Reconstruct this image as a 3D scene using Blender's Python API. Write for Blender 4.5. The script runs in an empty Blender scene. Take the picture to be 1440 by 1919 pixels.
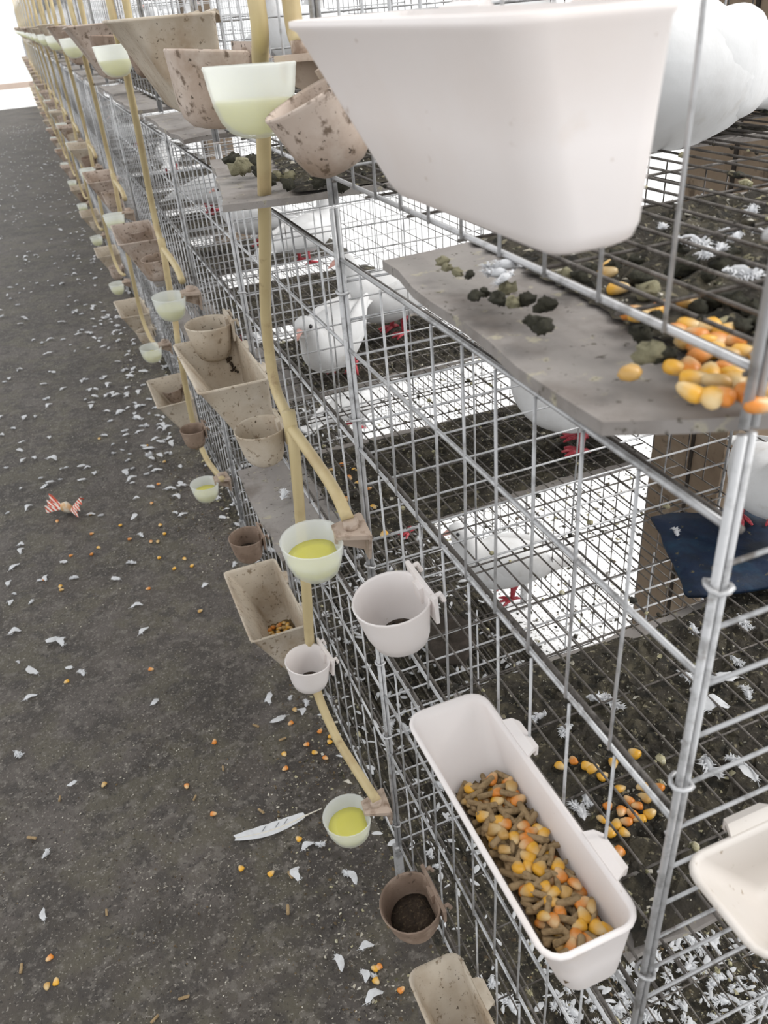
import bpy, math, random
from mathutils import Vector, Matrix, Euler
random.seed(7)
R = random.Random(11)
S = bpy.context.scene
COL = S.collection
# ------------------------------------------------------------------ units
U = 0.25            # one working unit in metres
GZ = -5.1           # aisle floor below the eye, in units
def W(X, Y, Z):     # units measured from the eye (X into the cages, Y along the row, Z up) -> metres
    return Vector(((X-1)*U, Y*U, (Z-GZ)*U))
# ------------------------------------------------------------------ camera
FPX = 1516.0
_vd = Vector((205, 2380, FPX)).normalized()
_vy = Vector((-708, -905, FPX)); _vy = (_vy - _vd*_vy.dot(_vd)).normalized()
_vx = _vy.cross(-_vd).normalized()
def ray(px, py):
    d = Vector((px-720, py-959.5, FPX)); return Vector((d.dot(_vx), d.dot(_vy), -d.dot(_vd)))
def onx(px, py, x):
    r = ray(px, py); return r*(x/r.x)
def onz(px, py, z):
    r = ray(px, py); return r*(z/r.z)
cam_data = bpy.data.cameras.new('camera'); cam = bpy.data.objects.new('camera', cam_data); COL.objects.link(cam)
cam_data.sensor_fit = 'VERTICAL'; cam_data.sensor_height = 36.0
cam_data.lens = 36.0*FPX/1919.0
cam_data.clip_start = 0.02; cam_data.clip_end = 200
def cv2w(c): return Vector((_vx.dot(c), _vy.dot(c), -_vd.dot(c)))
cx, cy, cz = cv2w(Vector((1,0,0))), cv2w(Vector((0,-1,0))), cv2w(Vector((0,0,-1)))
M = Matrix((cx, cy, cz)).transposed().to_4x4(); M.translation = W(0, 0, 0)
cam.matrix_world = M
cam_data.dof.use_dof = True; cam_data.dof.focus_distance = 1.0; cam_data.dof.aperture_fstop = 13.0
S.camera = cam
# ------------------------------------------------------------------ world, light, exposure
wd = bpy.data.worlds.new('overcast_sky'); S.world = wd; wd.use_nodes = True
bg = wd.node_tree.nodes['Background']; bg.inputs[0].default_value = (0.97, 0.985, 1.0, 1); bg.inputs[1].default_value = 1.0
sd = bpy.data.lights.new('daylight', 'SUN'); sd.energy = 2.2; sd.angle = math.radians(35); sd.color = (1.0, 0.98, 0.95)
sun = bpy.data.objects.new('daylight', sd); COL.objects.link(sun)
sun.rotation_euler = Vector((-0.75, 0.2, -0.72)).to_track_quat('-Z', 'Y').to_euler()
sun.location = (6, -2, 6)
vs = S.view_settings; vs.view_transform = 'Standard'; vs.look = 'None'; vs.gamma = 1; vs.use_curve_mapping = False
vs.exposure = 0.52
# ------------------------------------------------------------------ materials
def new_mat(name):
    m = bpy.data.materials.new(name); m.use_nodes = True
    nt = m.node_tree; b = nt.nodes['Principled BSDF']
    return m, nt, b
def coords(nt, vary=True):
    tc = nt.nodes.new('ShaderNodeTexCoord'); 
    if not vary: return tc.outputs['Object']
    oi = nt.nodes.new('ShaderNodeObjectInfo')
    ml = nt.nodes.new('ShaderNodeMath'); ml.operation = 'MULTIPLY'; ml.inputs[1].default_value = 37.0
    nt.links.new(oi.outputs['Random'], ml.inputs[0])
    ad = nt.nodes.new('ShaderNodeVectorMath'); ad.operation = 'ADD'
    nt.links.new(tc.outputs['Object'], ad.inputs[0]); nt.links.new(ml.outputs[0], ad.inputs[1])
    return ad.outputs[0]
def stain(name, base, layers=(), rough=0.6, bump=0.0, bscale=60, vary=True, spec=0.3, metallic=0.0):
    """base colour plus noise layers (colour, scale, lo, hi, amount, detail)"""
    m, nt, b = new_mat(name)
    v = coords(nt, vary)
    col = None
    for (c, sc, lo, hi, amt, det) in layers:
        n = nt.nodes.new('ShaderNodeTexNoise'); n.inputs['Scale'].default_value = sc; n.inputs['Detail'].default_value = det
        n.inputs['Roughness'].default_value = 0.6
        nt.links.new(v, n.inputs['Vector'])
        mr = nt.nodes.new('ShaderNodeMapRange'); mr.inputs[1].default_value = lo; mr.inputs[2].default_value = hi
        mr.inputs[3].default_value = 0; mr.inputs[4].default_value = amt
        nt.links.new(n.outputs['Fac'], mr.inputs[0])
        mx = nt.nodes.new('ShaderNodeMix'); mx.data_type = 'RGBA'
        nt.links.new(mr.outputs[0], mx.inputs['Factor'])
        if col is None: mx.inputs['A'].default_value = (*base, 1)
        else: nt.links.new(col, mx.inputs['A'])
        mx.inputs['B'].default_value = (*c, 1)
        col = mx.outputs['Result']
    if col is None: b.inputs['Base Color'].default_value = (*base, 1)
    else: nt.links.new(col, b.inputs['Base Color'])
    b.inputs['Roughness'].default_value = rough
    b.inputs['Specular IOR Level'].default_value = spec
    b.inputs['Metallic'].default_value = metallic
    if bump:
        n = nt.nodes.new('ShaderNodeTexNoise'); n.inputs['Scale'].default_value = bscale; n.inputs['Detail'].default_value = 6
        nt.links.new(v, n.inputs['Vector'])
        bp = nt.nodes.new('ShaderNodeBump'); bp.inputs['Strength'].default_value = bump; bp.inputs['Distance'].default_value = 0.004
        nt.links.new(n.outputs['Fac'], bp.inputs['Height']); nt.links.new(bp.outputs[0], b.inputs['Normal'])
    return m
def soft(m, color, weight):   # thin plastic / feather: some light passes through
    nt = m.node_tree; b = nt.nodes['Principled BSDF']; out = nt.nodes['Material Output']
    t = nt.nodes.new('ShaderNodeBsdfTranslucent'); t.inputs[0].default_value = (*color, 1)
    mx = nt.nodes.new('ShaderNodeMixShader'); mx.inputs[0].default_value = weight
    nt.links.new(b.outputs[0], mx.inputs[1]); nt.links.new(t.outputs[0], mx.inputs[2]); nt.links.new(mx.outputs[0], out.inputs[0])
    return m
def seethrough(m, w, color=(1,1,1)):
    nt = m.node_tree; out = nt.nodes['Material Output']; src = out.inputs[0].links[0].from_socket
    t = nt.nodes.new('ShaderNodeBsdfTransparent'); t.inputs[0].default_value = (*color, 1)
    mx = nt.nodes.new('ShaderNodeMixShader'); mx.inputs[0].default_value = w
    nt.links.new(src, mx.inputs[1]); nt.links.new(t.outputs[0], mx.inputs[2]); nt.links.new(mx.outputs[0], out.inputs[0])
    return m
MAT = {}
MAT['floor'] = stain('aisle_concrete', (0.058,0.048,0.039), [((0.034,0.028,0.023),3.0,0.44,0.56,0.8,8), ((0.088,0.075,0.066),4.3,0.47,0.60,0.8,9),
    ((0.080,0.070,0.048),8,0.48,0.58,0.7,8), ((0.036,0.030,0.026),19,0.52,0.60,0.75,9), ((0.13,0.116,0.10),48,0.53,0.62,0.6,8), ((0.23,0.21,0.18),190,0.60,0.65,0.8,4), ((0.020,0.016,0.013),150,0.60,0.66,0.9,4)], rough=0.68, bump=0.9, bscale=130, vary=False, spec=0.42)
MAT['yard'] = stain('painted_daylight_ground', (0.86,0.86,0.86), [((0.55,0.55,0.53),16,0.56,0.74,0.5,6), ((0.07,0.06,0.05),75,0.60,0.64,0.95,5), ((0.16,0.14,0.10),190,0.61,0.65,0.9,3)], rough=0.9, bump=0.4, vary=False)  # white base stands for outdoor daylight on this ground; dark specks are droppings
MAT['painted_sun'] = stain('far_floor_painted_sun', (0.80,0.79,0.77), [((0.6,0.58,0.55),1.5,0.5,0.8,0.6,5)], rough=0.9, vary=False)  # sunlight at the far aisle end, put into a paler floor colour
MAT['wire'] = stain('galvanised_wire', (0.46,0.46,0.465), [((0.20,0.195,0.19),60,0.50,0.68,0.8,5), ((0.10,0.075,0.05),40,0.60,0.70,0.7,6)], rough=0.42, metallic=0.35, spec=0.5)
MAT['wire_dark'] = stain('soiled_wire', (0.10,0.088,0.078), [((0.20,0.185,0.17),60,0.5,0.66,0.8,4), ((0.035,0.03,0.024),80,0.54,0.64,0.85,5)], rough=0.6, metallic=0.1)
MAT['white'] = soft(stain('white_plastic', (0.82,0.775,0.755), [((0.74,0.655,0.60),7,0.5,0.75,0.6,6), ((0.60,0.47,0.34),18,0.64,0.78,0.4,6), ((0.30,0.20,0.12),110,0.70,0.74,0.6,4)], rough=0.42, spec=0.4), (0.9,0.86,0.84), 0.22)
MAT['offwhite'] = soft(stain('offwhite_plastic', (0.66,0.62,0.58), [((0.56,0.50,0.43),7,0.5,0.72,0.7,6), ((0.25,0.18,0.11),90,0.66,0.72,0.7,4)], rough=0.5, spec=0.35), (0.66,0.6,0.54), 0.18)
MAT['cream'] = soft(stain('cream_plastic', (0.56,0.49,0.395), [((0.34,0.25,0.165),11,0.46,0.70,0.85,7), ((0.63,0.57,0.49),24,0.52,0.7,0.6,5), ((0.17,0.115,0.065),95,0.59,0.66,0.8,6), ((0.06,0.04,0.022),170,0.645,0.69,0.9,4)], rough=0.6), (0.6,0.5,0.38), 0.15)
MAT['dirty'] = stain('grimy_plastic', (0.47,0.385,0.325), [((0.24,0.165,0.11),11,0.44,0.66,0.85,7), ((0.55,0.48,0.42),26,0.52,0.7,0.55,5), ((0.10,0.065,0.04),90,0.57,0.66,0.85,6), ((0.045,0.03,0.018),170,0.63,0.68,0.9,4)], rough=0.65)
MAT['brown'] = stain('brown_crusted_plastic', (0.255,0.185,0.14), [((0.145,0.098,0.07),18,0.45,0.7,0.9,7), ((0.36,0.28,0.22),40,0.55,0.7,0.6,5), ((0.06,0.04,0.028),120,0.6,0.68,0.7,5)], rough=0.65)
MAT['cup'] = seethrough(soft(stain('milky_plastic', (0.86,0.88,0.86), [((0.7,0.68,0.62),14,0.6,0.8,0.4,4)], rough=0.35, spec=0.4), (0.92,0.94,0.90), 0.35), 0.52)
MAT['water'] = soft(stain('yellow_water', (0.83,0.79,0.22), [((0.76,0.70,0.15),20,0.5,0.8,0.4,3)], rough=0.08, spec=0.5), (0.95,0.92,0.22), 0.4)
MAT['tube'] = soft(stain('yellow_rubber', (0.54,0.44,0.245), [((0.38,0.27,0.14),14,0.5,0.72,0.75,6), ((0.20,0.12,0.065),40,0.62,0.74,0.6,6)], rough=0.45, spec=0.35), (0.66,0.53,0.27), 0.12)
MAT['bracket'] = stain('tan_bracket', (0.42,0.335,0.27), [((0.18,0.12,0.08),50,0.50,0.66,0.85,6)], rough=0.6)
MAT['tray'] = stain('grey_board', (0.235,0.215,0.20), [((0.31,0.29,0.265),9,0.5,0.72,0.7,6), ((0.12,0.10,0.085),16,0.50,0.68,0.75,7), ((0.36,0.33,0.24),70,0.60,0.67,0.75,5), ((0.05,0.042,0.03),140,0.63,0.69,0.85,4)], rough=0.85, bump=0.3)
MAT['dung'] = stain('droppings_crust', (0.034,0.029,0.022), [((0.075,0.065,0.042),35,0.45,0.65,0.8,6), ((0.014,0.013,0.010),60,0.5,0.62,0.9,5), ((0.22,0.195,0.13),130,0.60,0.66,0.8,4), ((0.42,0.40,0.34),200,0.655,0.70,0.85,3)], rough=0.9, bump=1.0, bscale=150)
MAT['clump_dark'] = stain('dark_dropping', (0.024,0.023,0.018), [((0.085,0.08,0.04),90,0.5,0.62,0.85,5), ((0.36,0.34,0.24),130,0.60,0.66,0.75,4)], rough=0.85, bump=0.6, bscale=200)
MAT['clump_pale'] = stain('pale_dropping', (0.36,0.33,0.21), [((0.11,0.105,0.05),110,0.48,0.6,0.9,5), ((0.52,0.50,0.40),90,0.56,0.66,0.8,4)], rough=0.9, bump=0.6, bscale=200)
def corn_mat(name, tip, crown):
    m, nt, b = new_mat(name)
    tc = nt.nodes.new('ShaderNodeTexCoord'); sx = nt.nodes.new('ShaderNodeSeparateXYZ'); nt.links.new(tc.outputs['Object'], sx.inputs[0])
    mr = nt.nodes.new('ShaderNodeMapRange'); mr.inputs[1].default_value = -0.006; mr.inputs[2].default_value = 0.003; nt.links.new(sx.outputs[0], mr.inputs[0])
    n = nt.nodes.new('ShaderNodeTexNoise'); n.inputs['Scale'].default_value = 260; nt.links.new(tc.outputs['Object'], n.inputs['Vector'])
    ad = nt.nodes.new('ShaderNodeMath'); ad.operation = 'MULTIPLY_ADD'; ad.inputs[1].default_value = 0.9; ad.inputs[2].default_value = -0.45; nt.links.new(n.outputs['Fac'], ad.inputs[0])
    sm = nt.nodes.new('ShaderNodeMath'); sm.use_clamp = True; nt.links.new(mr.outputs[0], sm.inputs[0]); nt.links.new(ad.outputs[0], sm.inputs[1])
    mx = nt.nodes.new('ShaderNodeMix'); mx.data_type = 'RGBA'; mx.inputs['A'].default_value = (*tip, 1); mx.inputs['B'].default_value = (*crown, 1)
    nt.links.new(sm.outputs[0], mx.inputs['Factor']); nt.links.new(mx.outputs['Result'], b.inputs['Base Color'])
    b.inputs['Roughness'].default_value = 0.4
    return m
MAT['corn_yellow'] = corn_mat('corn_yellow', (0.60,0.44,0.22), (0.66,0.34,0.025))
MAT['corn_orange'] = corn_mat('corn_orange', (0.60,0.40,0.20), (0.60,0.20,0.02))
MAT['corn_tan'] = corn_mat('corn_tan', (0.52,0.38,0.19), (0.46,0.27,0.075))
MAT['pellet'] = stain('feed_pellet', (0.31,0.22,0.12), [((0.19,0.13,0.062),140,0.45,0.62,0.8,4), ((0.34,0.25,0.135),260,0.55,0.66,0.7,3)], rough=0.85, bump=0.4, bscale=400)
MAT['grit'] = stain('dark_grit', (0.05,0.035,0.024), [((0.13,0.095,0.06),260,0.55,0.66,0.9,4), ((0.03,0.022,0.016),110,0.5,0.62,0.9,4)], rough=0.95, bump=1.0, bscale=220)
MAT['feedbed'] = stain('feed_bed', (0.13,0.085,0.04), [((0.24,0.165,0.075),200,0.5,0.65,0.8,4), ((0.04,0.028,0.018),90,0.55,0.66,0.8,4)], rough=0.95, bump=1.0, bscale=200)
MAT['feather'] = soft(stain('white_feather', (0.72,0.73,0.745), [((0.52,0.51,0.51),60,0.48,0.7,0.6,4)], rough=0.8), (0.85,0.86,0.88), 0.3)
MAT['quill'] = stain('quill', (0.62,0.58,0.50), rough=0.5)
MAT['quill_dark'] = stain('dark_barb', (0.10,0.10,0.11), rough=0.7)
MAT['plumage'] = stain('white_plumage', (0.66,0.66,0.66), [((0.55,0.54,0.53),14,0.46,0.7,0.7,6), ((0.46,0.43,0.39),30,0.60,0.74,0.45,6)], rough=0.9, bump=0.25, bscale=60)
MAT['red'] = stain('red_leg', (0.40,0.045,0.06), [((0.55,0.15,0.16),160,0.5,0.65,0.8,3)], rough=0.6)
MAT['pink'] = stain('pink_beak', (0.74,0.42,0.36), [((0.60,0.30,0.26),60,0.5,0.7,0.6,3)], rough=0.5)
MAT['eye'] = stain('black_eye', (0.012,0.01,0.01), rough=0.1, spec=0.6)
MAT['blue'] = stain('blue_mat', (0.004,0.013,0.036), [((0.008,0.036,0.068),20,0.48,0.66,0.8,6), ((0.004,0.007,0.012),14,0.5,0.66,0.9,6), ((0.12,0.10,0.045),90,0.64,0.70,0.7,5)], rough=0.7, bump=0.5)
MAT['nest'] = stain('dark_nest_mat', (0.035,0.028,0.022), [((0.07,0.055,0.045),40,0.5,0.7,0.8,5)], rough=0.95, bump=0.8)
MAT['pillar'] = stain('brown_concrete', (0.245,0.185,0.13), [((0.15,0.105,0.07),5,0.46,0.66,0.85,7), ((0.36,0.30,0.23),14,0.54,0.70,0.6,6), ((0.07,0.05,0.035),35,0.6,0.70,0.7,6)], rough=0.9, bump=0.4)
MAT['parapet'] = stain('pale_parapet', (0.42,0.34,0.29), [((0.36,0.29,0.24),3,0.5,0.7,0.6,4)], rough=0.9)
MAT['bits_pale'] = stain('pale_bits', (0.40,0.37,0.30), [((0.6,0.57,0.5),30,0.5,0.6,0.8,2)], rough=0.9)
MAT['bits_brown'] = stain('brown_bits', (0.07,0.052,0.032), [((0.15,0.105,0.055),30,0.5,0.6,0.8,2)], rough=0.95)
def wrap_mat():
    m, nt, b = new_mat('striped_wrapper')
    tc = nt.nodes.new('ShaderNodeTexCoord'); w = nt.nodes.new('ShaderNodeTexWave'); w.inputs['Scale'].default_value = 52; w.bands_direction = 'DIAGONAL'
    nt.links.new(tc.outputs['Object'], w.inputs[0])
    cr = nt.nodes.new('ShaderNodeValToRGB'); cr.color_ramp.interpolation = 'CONSTANT'
    cr.color_ramp.elements[0].color = (0.82,0.78,0.72,1); cr.color_ramp.elements[1].position = 0.55; cr.color_ramp.elements[1].color = (0.62,0.10,0.05,1)
    nt.links.new(w.outputs['Fac'], cr.inputs[0]); nt.links.new(cr.outputs[0], b.inputs['Base Color']); b.inputs['Roughness'].default_value = 0.35
    return m
MAT['wrap'] = wrap_mat()
MAT['wrap_mid'] = stain('wrapper_pale', (0.62,0.56,0.46), [((0.55,0.30,0.10),40,0.5,0.6,0.8,3)], rough=0.35)
# ------------------------------------------------------------------ mesh builder (in working units)
class MB:
    def __init__(s): s.v = []; s.f = []; s.flat = True; s.mi = []; s.cur = 0
    def add(s, vs, fs):
        o = len(s.v); s.v += [tuple(p) for p in vs]; s.f += [tuple(i+o for i in f) for f in fs]; s.mi += [s.cur]*len(fs)
    def box(s, x0, x1, y0, y1, z0, z1):
        s.add([(x0,y0,z0),(x1,y0,z0),(x1,y1,z0),(x0,y1,z0),(x0,y0,z1),(x1,y0,z1),(x1,y1,z1),(x0,y1,z1)],
              [(0,3,2,1),(4,5,6,7),(0,1,5,4),(1,2,6,5),(2,3,7,6),(3,0,4,7)])
    def rings(s, rs, cap0=True, cap1=True, closed=True):
        n = len(rs[0]); vs = [p for r in rs for p in r]; fs = []
        for i in range(len(rs)-1):
            for j in range(n if closed else n-1):
                a = i*n+j; b = i*n+(j+1) % n; fs.append((a, b, b+n, a+n))
        if cap0: fs.append(tuple(range(n-1, -1, -1)))
        if cap1: fs.append(tuple((len(rs)-1)*n+j for j in range(n)))
        s.add(vs, fs)
    def tube(s, path, r, n=6, caps=True):
        path = [Vector(p) for p in path]; rs = []; up = None
        for i, p in enumerate(path):
            d = (path[min(i+1, len(path)-1)]-path[max(i-1, 0)]).normalized()
            if up is None: up = d.orthogonal().normalized()
            up = (up-d*up.dot(d)).normalized(); sd_ = d.cross(up)
            rr = r[i] if isinstance(r, (list, tuple)) else r
            rs.append([p+(up*math.cos(2*math.pi*k/n)+sd_*math.sin(2*math.pi*k/n))*rr for k in range(n)])
        s.rings(rs, caps, caps)
    def rod(s, a, b, r, n=6): s.tube([a, b], r, n)
    def mesh(s, name, mats, smooth=True, scale=None):
        k = U if scale is None else scale
        me = bpy.data.meshes.new(name)
        me.from_pydata([(x*k, y*k, z*k) for x, y, z in s.v], [], s.f)
        for m in (mats if isinstance(mats, (list, tuple)) else [mats]): me.materials.append(MAT[m] if isinstance(m, str) else m)
        if any(s.mi): me.polygons.foreach_set('material_index', s.mi)
        if smooth: me.polygons.foreach_set('use_smooth', [True]*len(me.polygons))
        me.update(); return me
def link(name, me, parent=None, loc=(0,0,0), rot=(0,0,0), sc=None):
    o = bpy.data.objects.new(name, me); COL.objects.link(o)
    if parent is not None: o.parent = parent
    o.location = loc; o.rotation_euler = rot
    if sc is not None: o.scale = sc if not isinstance(sc, (int, float)) else (sc, sc, sc)
    return o
def tag(o, label=None, cat=None, group=None, kind=None):
    if label: o['label'] = label
    if cat: o['category'] = cat
    if group: o['group'] = group
    if kind: o['kind'] = kind
    return o
def empty(name, loc, rot=(0,0,0)):
    o = link(name, None, None, loc, rot); o.empty_display_size = 0.05; return o
def ul(*p): return (p[0]*U, p[1]*U, p[2]*U)
ONES = ['', 'first','second','third','fourth','fifth','sixth','seventh','eighth','ninth','tenth','eleventh','twelfth','thirteenth','fourteenth','fifteenth','sixteenth','seventeenth','eighteenth','nineteenth']
def nth(n):
    if n < 20: return ONES[n]
    t = {2:'twent',3:'thirt',4:'fort',5:'fift'}[n//10]
    return t+'ieth' if n % 10 == 0 else t+'y-'+ONES[n % 10]
# ------------------------------------------------------------------ layout numbers
Y0 = 0.95; PITCH = 2.22; NK = 40
TIERS = [('top', -0.57), ('middle', -2.64), ('bottom', -4.71)]
TH = 1.755; DEPTH = 2.25; LOWER = 0.89; RAILA = 1.374
def Yk(k): return Y0+PITCH*k
# ------------------------------------------------------------------ the setting
YF = 74.0
def plane(name, x0, x1, y0, y1, z, mat, nx=2, ny=2, bumpz=0.0):
    b = MB(); vs = []; fs = []
    for j in range(ny+1):
        for i in range(nx+1):
            vs.append((x0+(x1-x0)*i/nx, y0+(y1-y0)*j/ny, z+(R.uniform(-1,1)*bumpz)))
    for j in range(ny):
        for i in range(nx):
            a = j*(nx+1)+i; fs.append((a, a+1, a+nx+2, a+nx+1))
    b.add(vs, fs); me = b.mesh(name, mat); return link(name, me)
def Wt(o): o.location = W(0, 0, 0); return o
tag(Wt(plane('floor', -16, 3.05, -6, YF, GZ, 'floor', 30, 60, 0.012)), 'grey-brown concrete aisle floor littered with feathers and corn', kind='structure')
tag(Wt(plane('floor_yard', 3.05, 40, -6, 130, GZ, 'yard', 4, 8)), 'ground behind the cage row, its glaring daylight painted in as white', kind='structure')
tag(Wt(plane('floor_far_painted_sun', -40, 3.05, YF, 130, GZ, 'painted_sun', 4, 4)), 'far end of the aisle floor, its sunlight painted in as pale colour', kind='structure')  # rest of the floor, paler only to show sun falling there
b = MB(); b.box(-40, 60, 99, 100, GZ, GZ+0.5)
tag(Wt(link('wall_far', b.mesh('wall_far', 'parapet', False))), 'low pinkish-beige wall beyond the end of the aisle', kind='structure')
# pillars behind the row
def pillar(yc, label, half=0.36):
    root = empty('concrete_pillar', W(3.62, yc, GZ))
    b = MB()
    pts = [(0,-half),(0.05,-half-0.04),(0.62,-half-0.04),(0.62,half),(0.05,half+0.0),(0,half-0.03)]
    b.rings([[(x, y, z) for x, y in pts] for z in (0, 2.2, 4.4, 7.6)])
    link('shaft', b.mesh('pillar_shaft', 'pillar', False), root)
    b = MB(); b.box(-0.012, 0.0, -half*0.25, -half*0.18, 0.0, 7.6); link('board_mark', b.mesh('pillar_joint', 'nest', False), root)
    b = MB(); b.box(-0.06, 0.68, -half-0.1, half+0.06, 0, 0.35); link('footing', b.mesh('pillar_footing', 'pillar', False), root)
    tag(root, label, 'pillar'); return root
pillar(3.92, 'stained brown concrete pillar right behind the nearest cages')
for i, yy in enumerate((21.0, 38.0, 55.0)):
    pillar(yy, 'brown concrete pillar behind the far cages, %s beyond the near pillar' % nth(i+1))
# ------------------------------------------------------------------ wire cages
RW, RR, RP = 0.0052, 0.0085, 0.0105
_rod = {}
def rod_mesh(axis, L, r, mat):
    key = (axis, round(L, 3), r, mat)
    if key not in _rod:
        b = MB(); e = [0, 0, 0]; e[axis] = L
        mid = [0, 0, 0]; mid[axis] = L/2; mid[(axis+1) % 3] = 0.004 if L > 0.5 else 0
        b.tube([(0,0,0), mid, e], r, 6); _rod[key] = b.mesh('rod', mat)
    return _rod[key]
FRONT_Y = [0.23+0.213*i for i in range(9)]
FL_X = [0.10+0.107*i for i in range(20)]
FL_Y = [0.02+0.36*i for i in range(7)]
SIDE_Z = [0.03+0.163*i for i in range(11)]
def cage_parts_detailed(root, open_end):
    def rod(name, axis, L, r, mat, p, jit=0.004):
        rot = [0, 0, 0]
        if jit:
            rot = [R.uniform(-jit, jit) for _ in range(3)]
        return link(name, rod_mesh(axis, L, r, mat), root, ul(*p), rot)
    for y in FRONT_Y:
        rod('front_bar', 2, LOWER, RW, 'wire', (0, y, 0))
        rod('door_bar', 2, TH-LOWER, RW, 'wire', (0.004, y+0.028, LOWER))
    for z, n in ((0.0, 2), (LOWER, 2), (RAILA, 1), (TH, 2)):
        for i in range(n):
            rod('front_rail', 1, PITCH, RR, 'wire' if i == 0 else 'wire_dark', (0.014+0.028*i, 0, z-0.012*i), 0.002)
    for dx in (0.0, 0.021):
        rod('corner_post', 2, TH+0.30, RP, 'wire', (dx, 0.0, -0.1), 0.0)
    rod('back_post', 2, TH+0.30, RP, 'wire', (DEPTH, 0.0, -0.1), 0.0)
    for z in ((0.03, 0.44, 1.2, 1.5) if open_end else SIDE_Z):
        rod('side_bar', 0, DEPTH, RW*1.15, 'wire', (0, 0.01, z))
    for x in (0.62, 1.22, 1.82):
        rod('side_upright', 2, TH, RW, 'wire', (x, 0.018, 0))
    for x in FL_X:
        rod('floor_wire', 1, PITCH, RW, 'wire_dark', (x, 0, 0.0), 0.003)
    for y in FL_Y:
        rod('floor_crosswire', 0, DEPTH, RW, 'wire_dark', (0, y, -0.009), 0.003)
    ring = _rod.get('ring')
    if ring is None:
        b = MB(); b.tube([(0.026*math.cos(t), 0.026*math.sin(t), 0.006*math.sin(2*t)) for t in [i*math.pi/5 for i in range(11)]], 0.0065, 5); ring = _rod['ring'] = b.mesh('tie_ring', 'wire')
    for z in (0.22, 1.04, 1.62):
        link('tie_ring', ring, root, ul(0.01, 0.0, z), (0.2, 0.1, z))
def panel_meshes(fine):
    out = {}
    n = 5 if fine else 4
    b = MB()
    for y in FRONT_Y:
        b.rod((0, y, 0), (0, y, LOWER), RW, n); b.rod((0.004, y+0.028, LOWER), (0.004, y+0.028, TH), RW, n)
    for z, k in ((0.0, 2), (LOWER, 2), (RAILA, 1), (TH, 2)):
        for i in range(k): b.rod((0.014+0.028*i, 0, z-0.012*i), (0.014+0.028*i, PITCH, z-0.012*i), RR, n)
    for dx in (0, 0.021): b.rod((dx, 0, -0.1), (dx, 0, TH+0.2), RP, n)
    out['front_grille'] = b.mesh('front_grille', 'wire')
    b = MB()
    for z in SIDE_Z: b.rod((0, 0.01, z), (DEPTH, 0.01, z), RW, n)
    for x in (0.31, 0.62, 0.93, 1.22, 1.52, 1.82, 2.1): b.rod((x, 0.018, 0), (x, 0.018, TH), RW, n)
    out['divider_grille'] = b.mesh('divider_grille', 'wire')
    b = MB()
    for x in FL_X: b.rod((x, 0, 0), (x, PITCH, 0), RW, n)
    for y in FL_Y: b.rod((0, y, -0.009), (DEPTH, y, -0.009), RW, n)
    out['floor_grille'] = b.mesh('floor_grille', 'wire_dark')
    out['back_grille'] = back_mesh
    return out
b = MB()
for i in range(14): b.rod((DEPTH, 0.16*i, 0), (DEPTH, 0.16*i, TH), RW*0.8, 4)
for i in range(12): b.rod((DEPTH, 0, 0.15*i), (DEPTH, PITCH, 0.15*i), RW*0.8, 4)
back_mesh = b.mesh('back_grille', 'wire_dark')
PAN = panel_meshes(True)
b = MB()   # far cages as one light mesh
for y in FRONT_Y[::2]: b.rod((0, y, 0), (0, y, TH), RW*1.3, 3)
for z in (0, LOWER, RAILA, TH): b.rod((0.01, 0, z), (0.01, PITCH, z), RR, 3)
for z in SIDE_Z[::2]: b.rod((0, 0.01, z), (DEPTH, 0.01, z), RW*1.2, 3)
for x in (0.5, 1.0, 1.5, 2.0): b.rod((x, 0.01, 0), (x, 0.01, TH), RW*1.2, 3)
for x in FL_X[::2]: b.rod((x, 0, 0), (x, PITCH, 0), RW*1.2, 3)
for i in range(7): b.rod((DEPTH, 0.32*i, 0), (DEPTH, 0.32*i, TH), RW, 3)
for i in range(6): b.rod((DEPTH, 0, 0.3*i), (DEPTH, PITCH, 0.3*i), RW, 3)
b.rod((0, 0, -0.1), (0, 0, TH+0.2), RP*1.4, 4); b.rod((DEPTH, 0, -0.1), (DEPTH, 0, TH+0.2), RP*1.4, 4)
FAR_CAGE = b.mesh('far_cage', 'wire')
def place_word(k): return 'at the near end' if k == 0 else nth(k+1)+' from the near end'
for t, (tn, fz) in enumerate(TIERS):
    for k in range(NK):
        lab = '%s-tier wire pigeon cage, %s' % (tn, place_word(k))
        if k >= 14:
            tag(link('pigeon_cage', FAR_CAGE, None, W(1, Yk(k), fz)), lab, 'cage', 'wire pigeon cages of the long row'); continue
        root = empty('pigeon_cage', W(1, Yk(k), fz)); tag(root, lab, 'cage', 'wire pigeon cages of the long row')
        if k < 3:
            cage_parts_detailed(root, k == 0 and t == 0)
            link('back_grille', back_mesh, root)
        else:
            for n_, me in PAN.items(): link(n_, me, root)
        if t == 2:
            b = _rod.get('foot')
            if b is None:
                bb = MB(); bb.box(-0.025, 0.025, -0.025, 0.025, -0.39, 0); b = _rod['foot'] = bb.mesh('foot', 'wire', False)
            link('foot', b, root, ul(0.0, 0.0, 0)); link('foot', b, root, ul(DEPTH, 0.0, 0))
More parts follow.
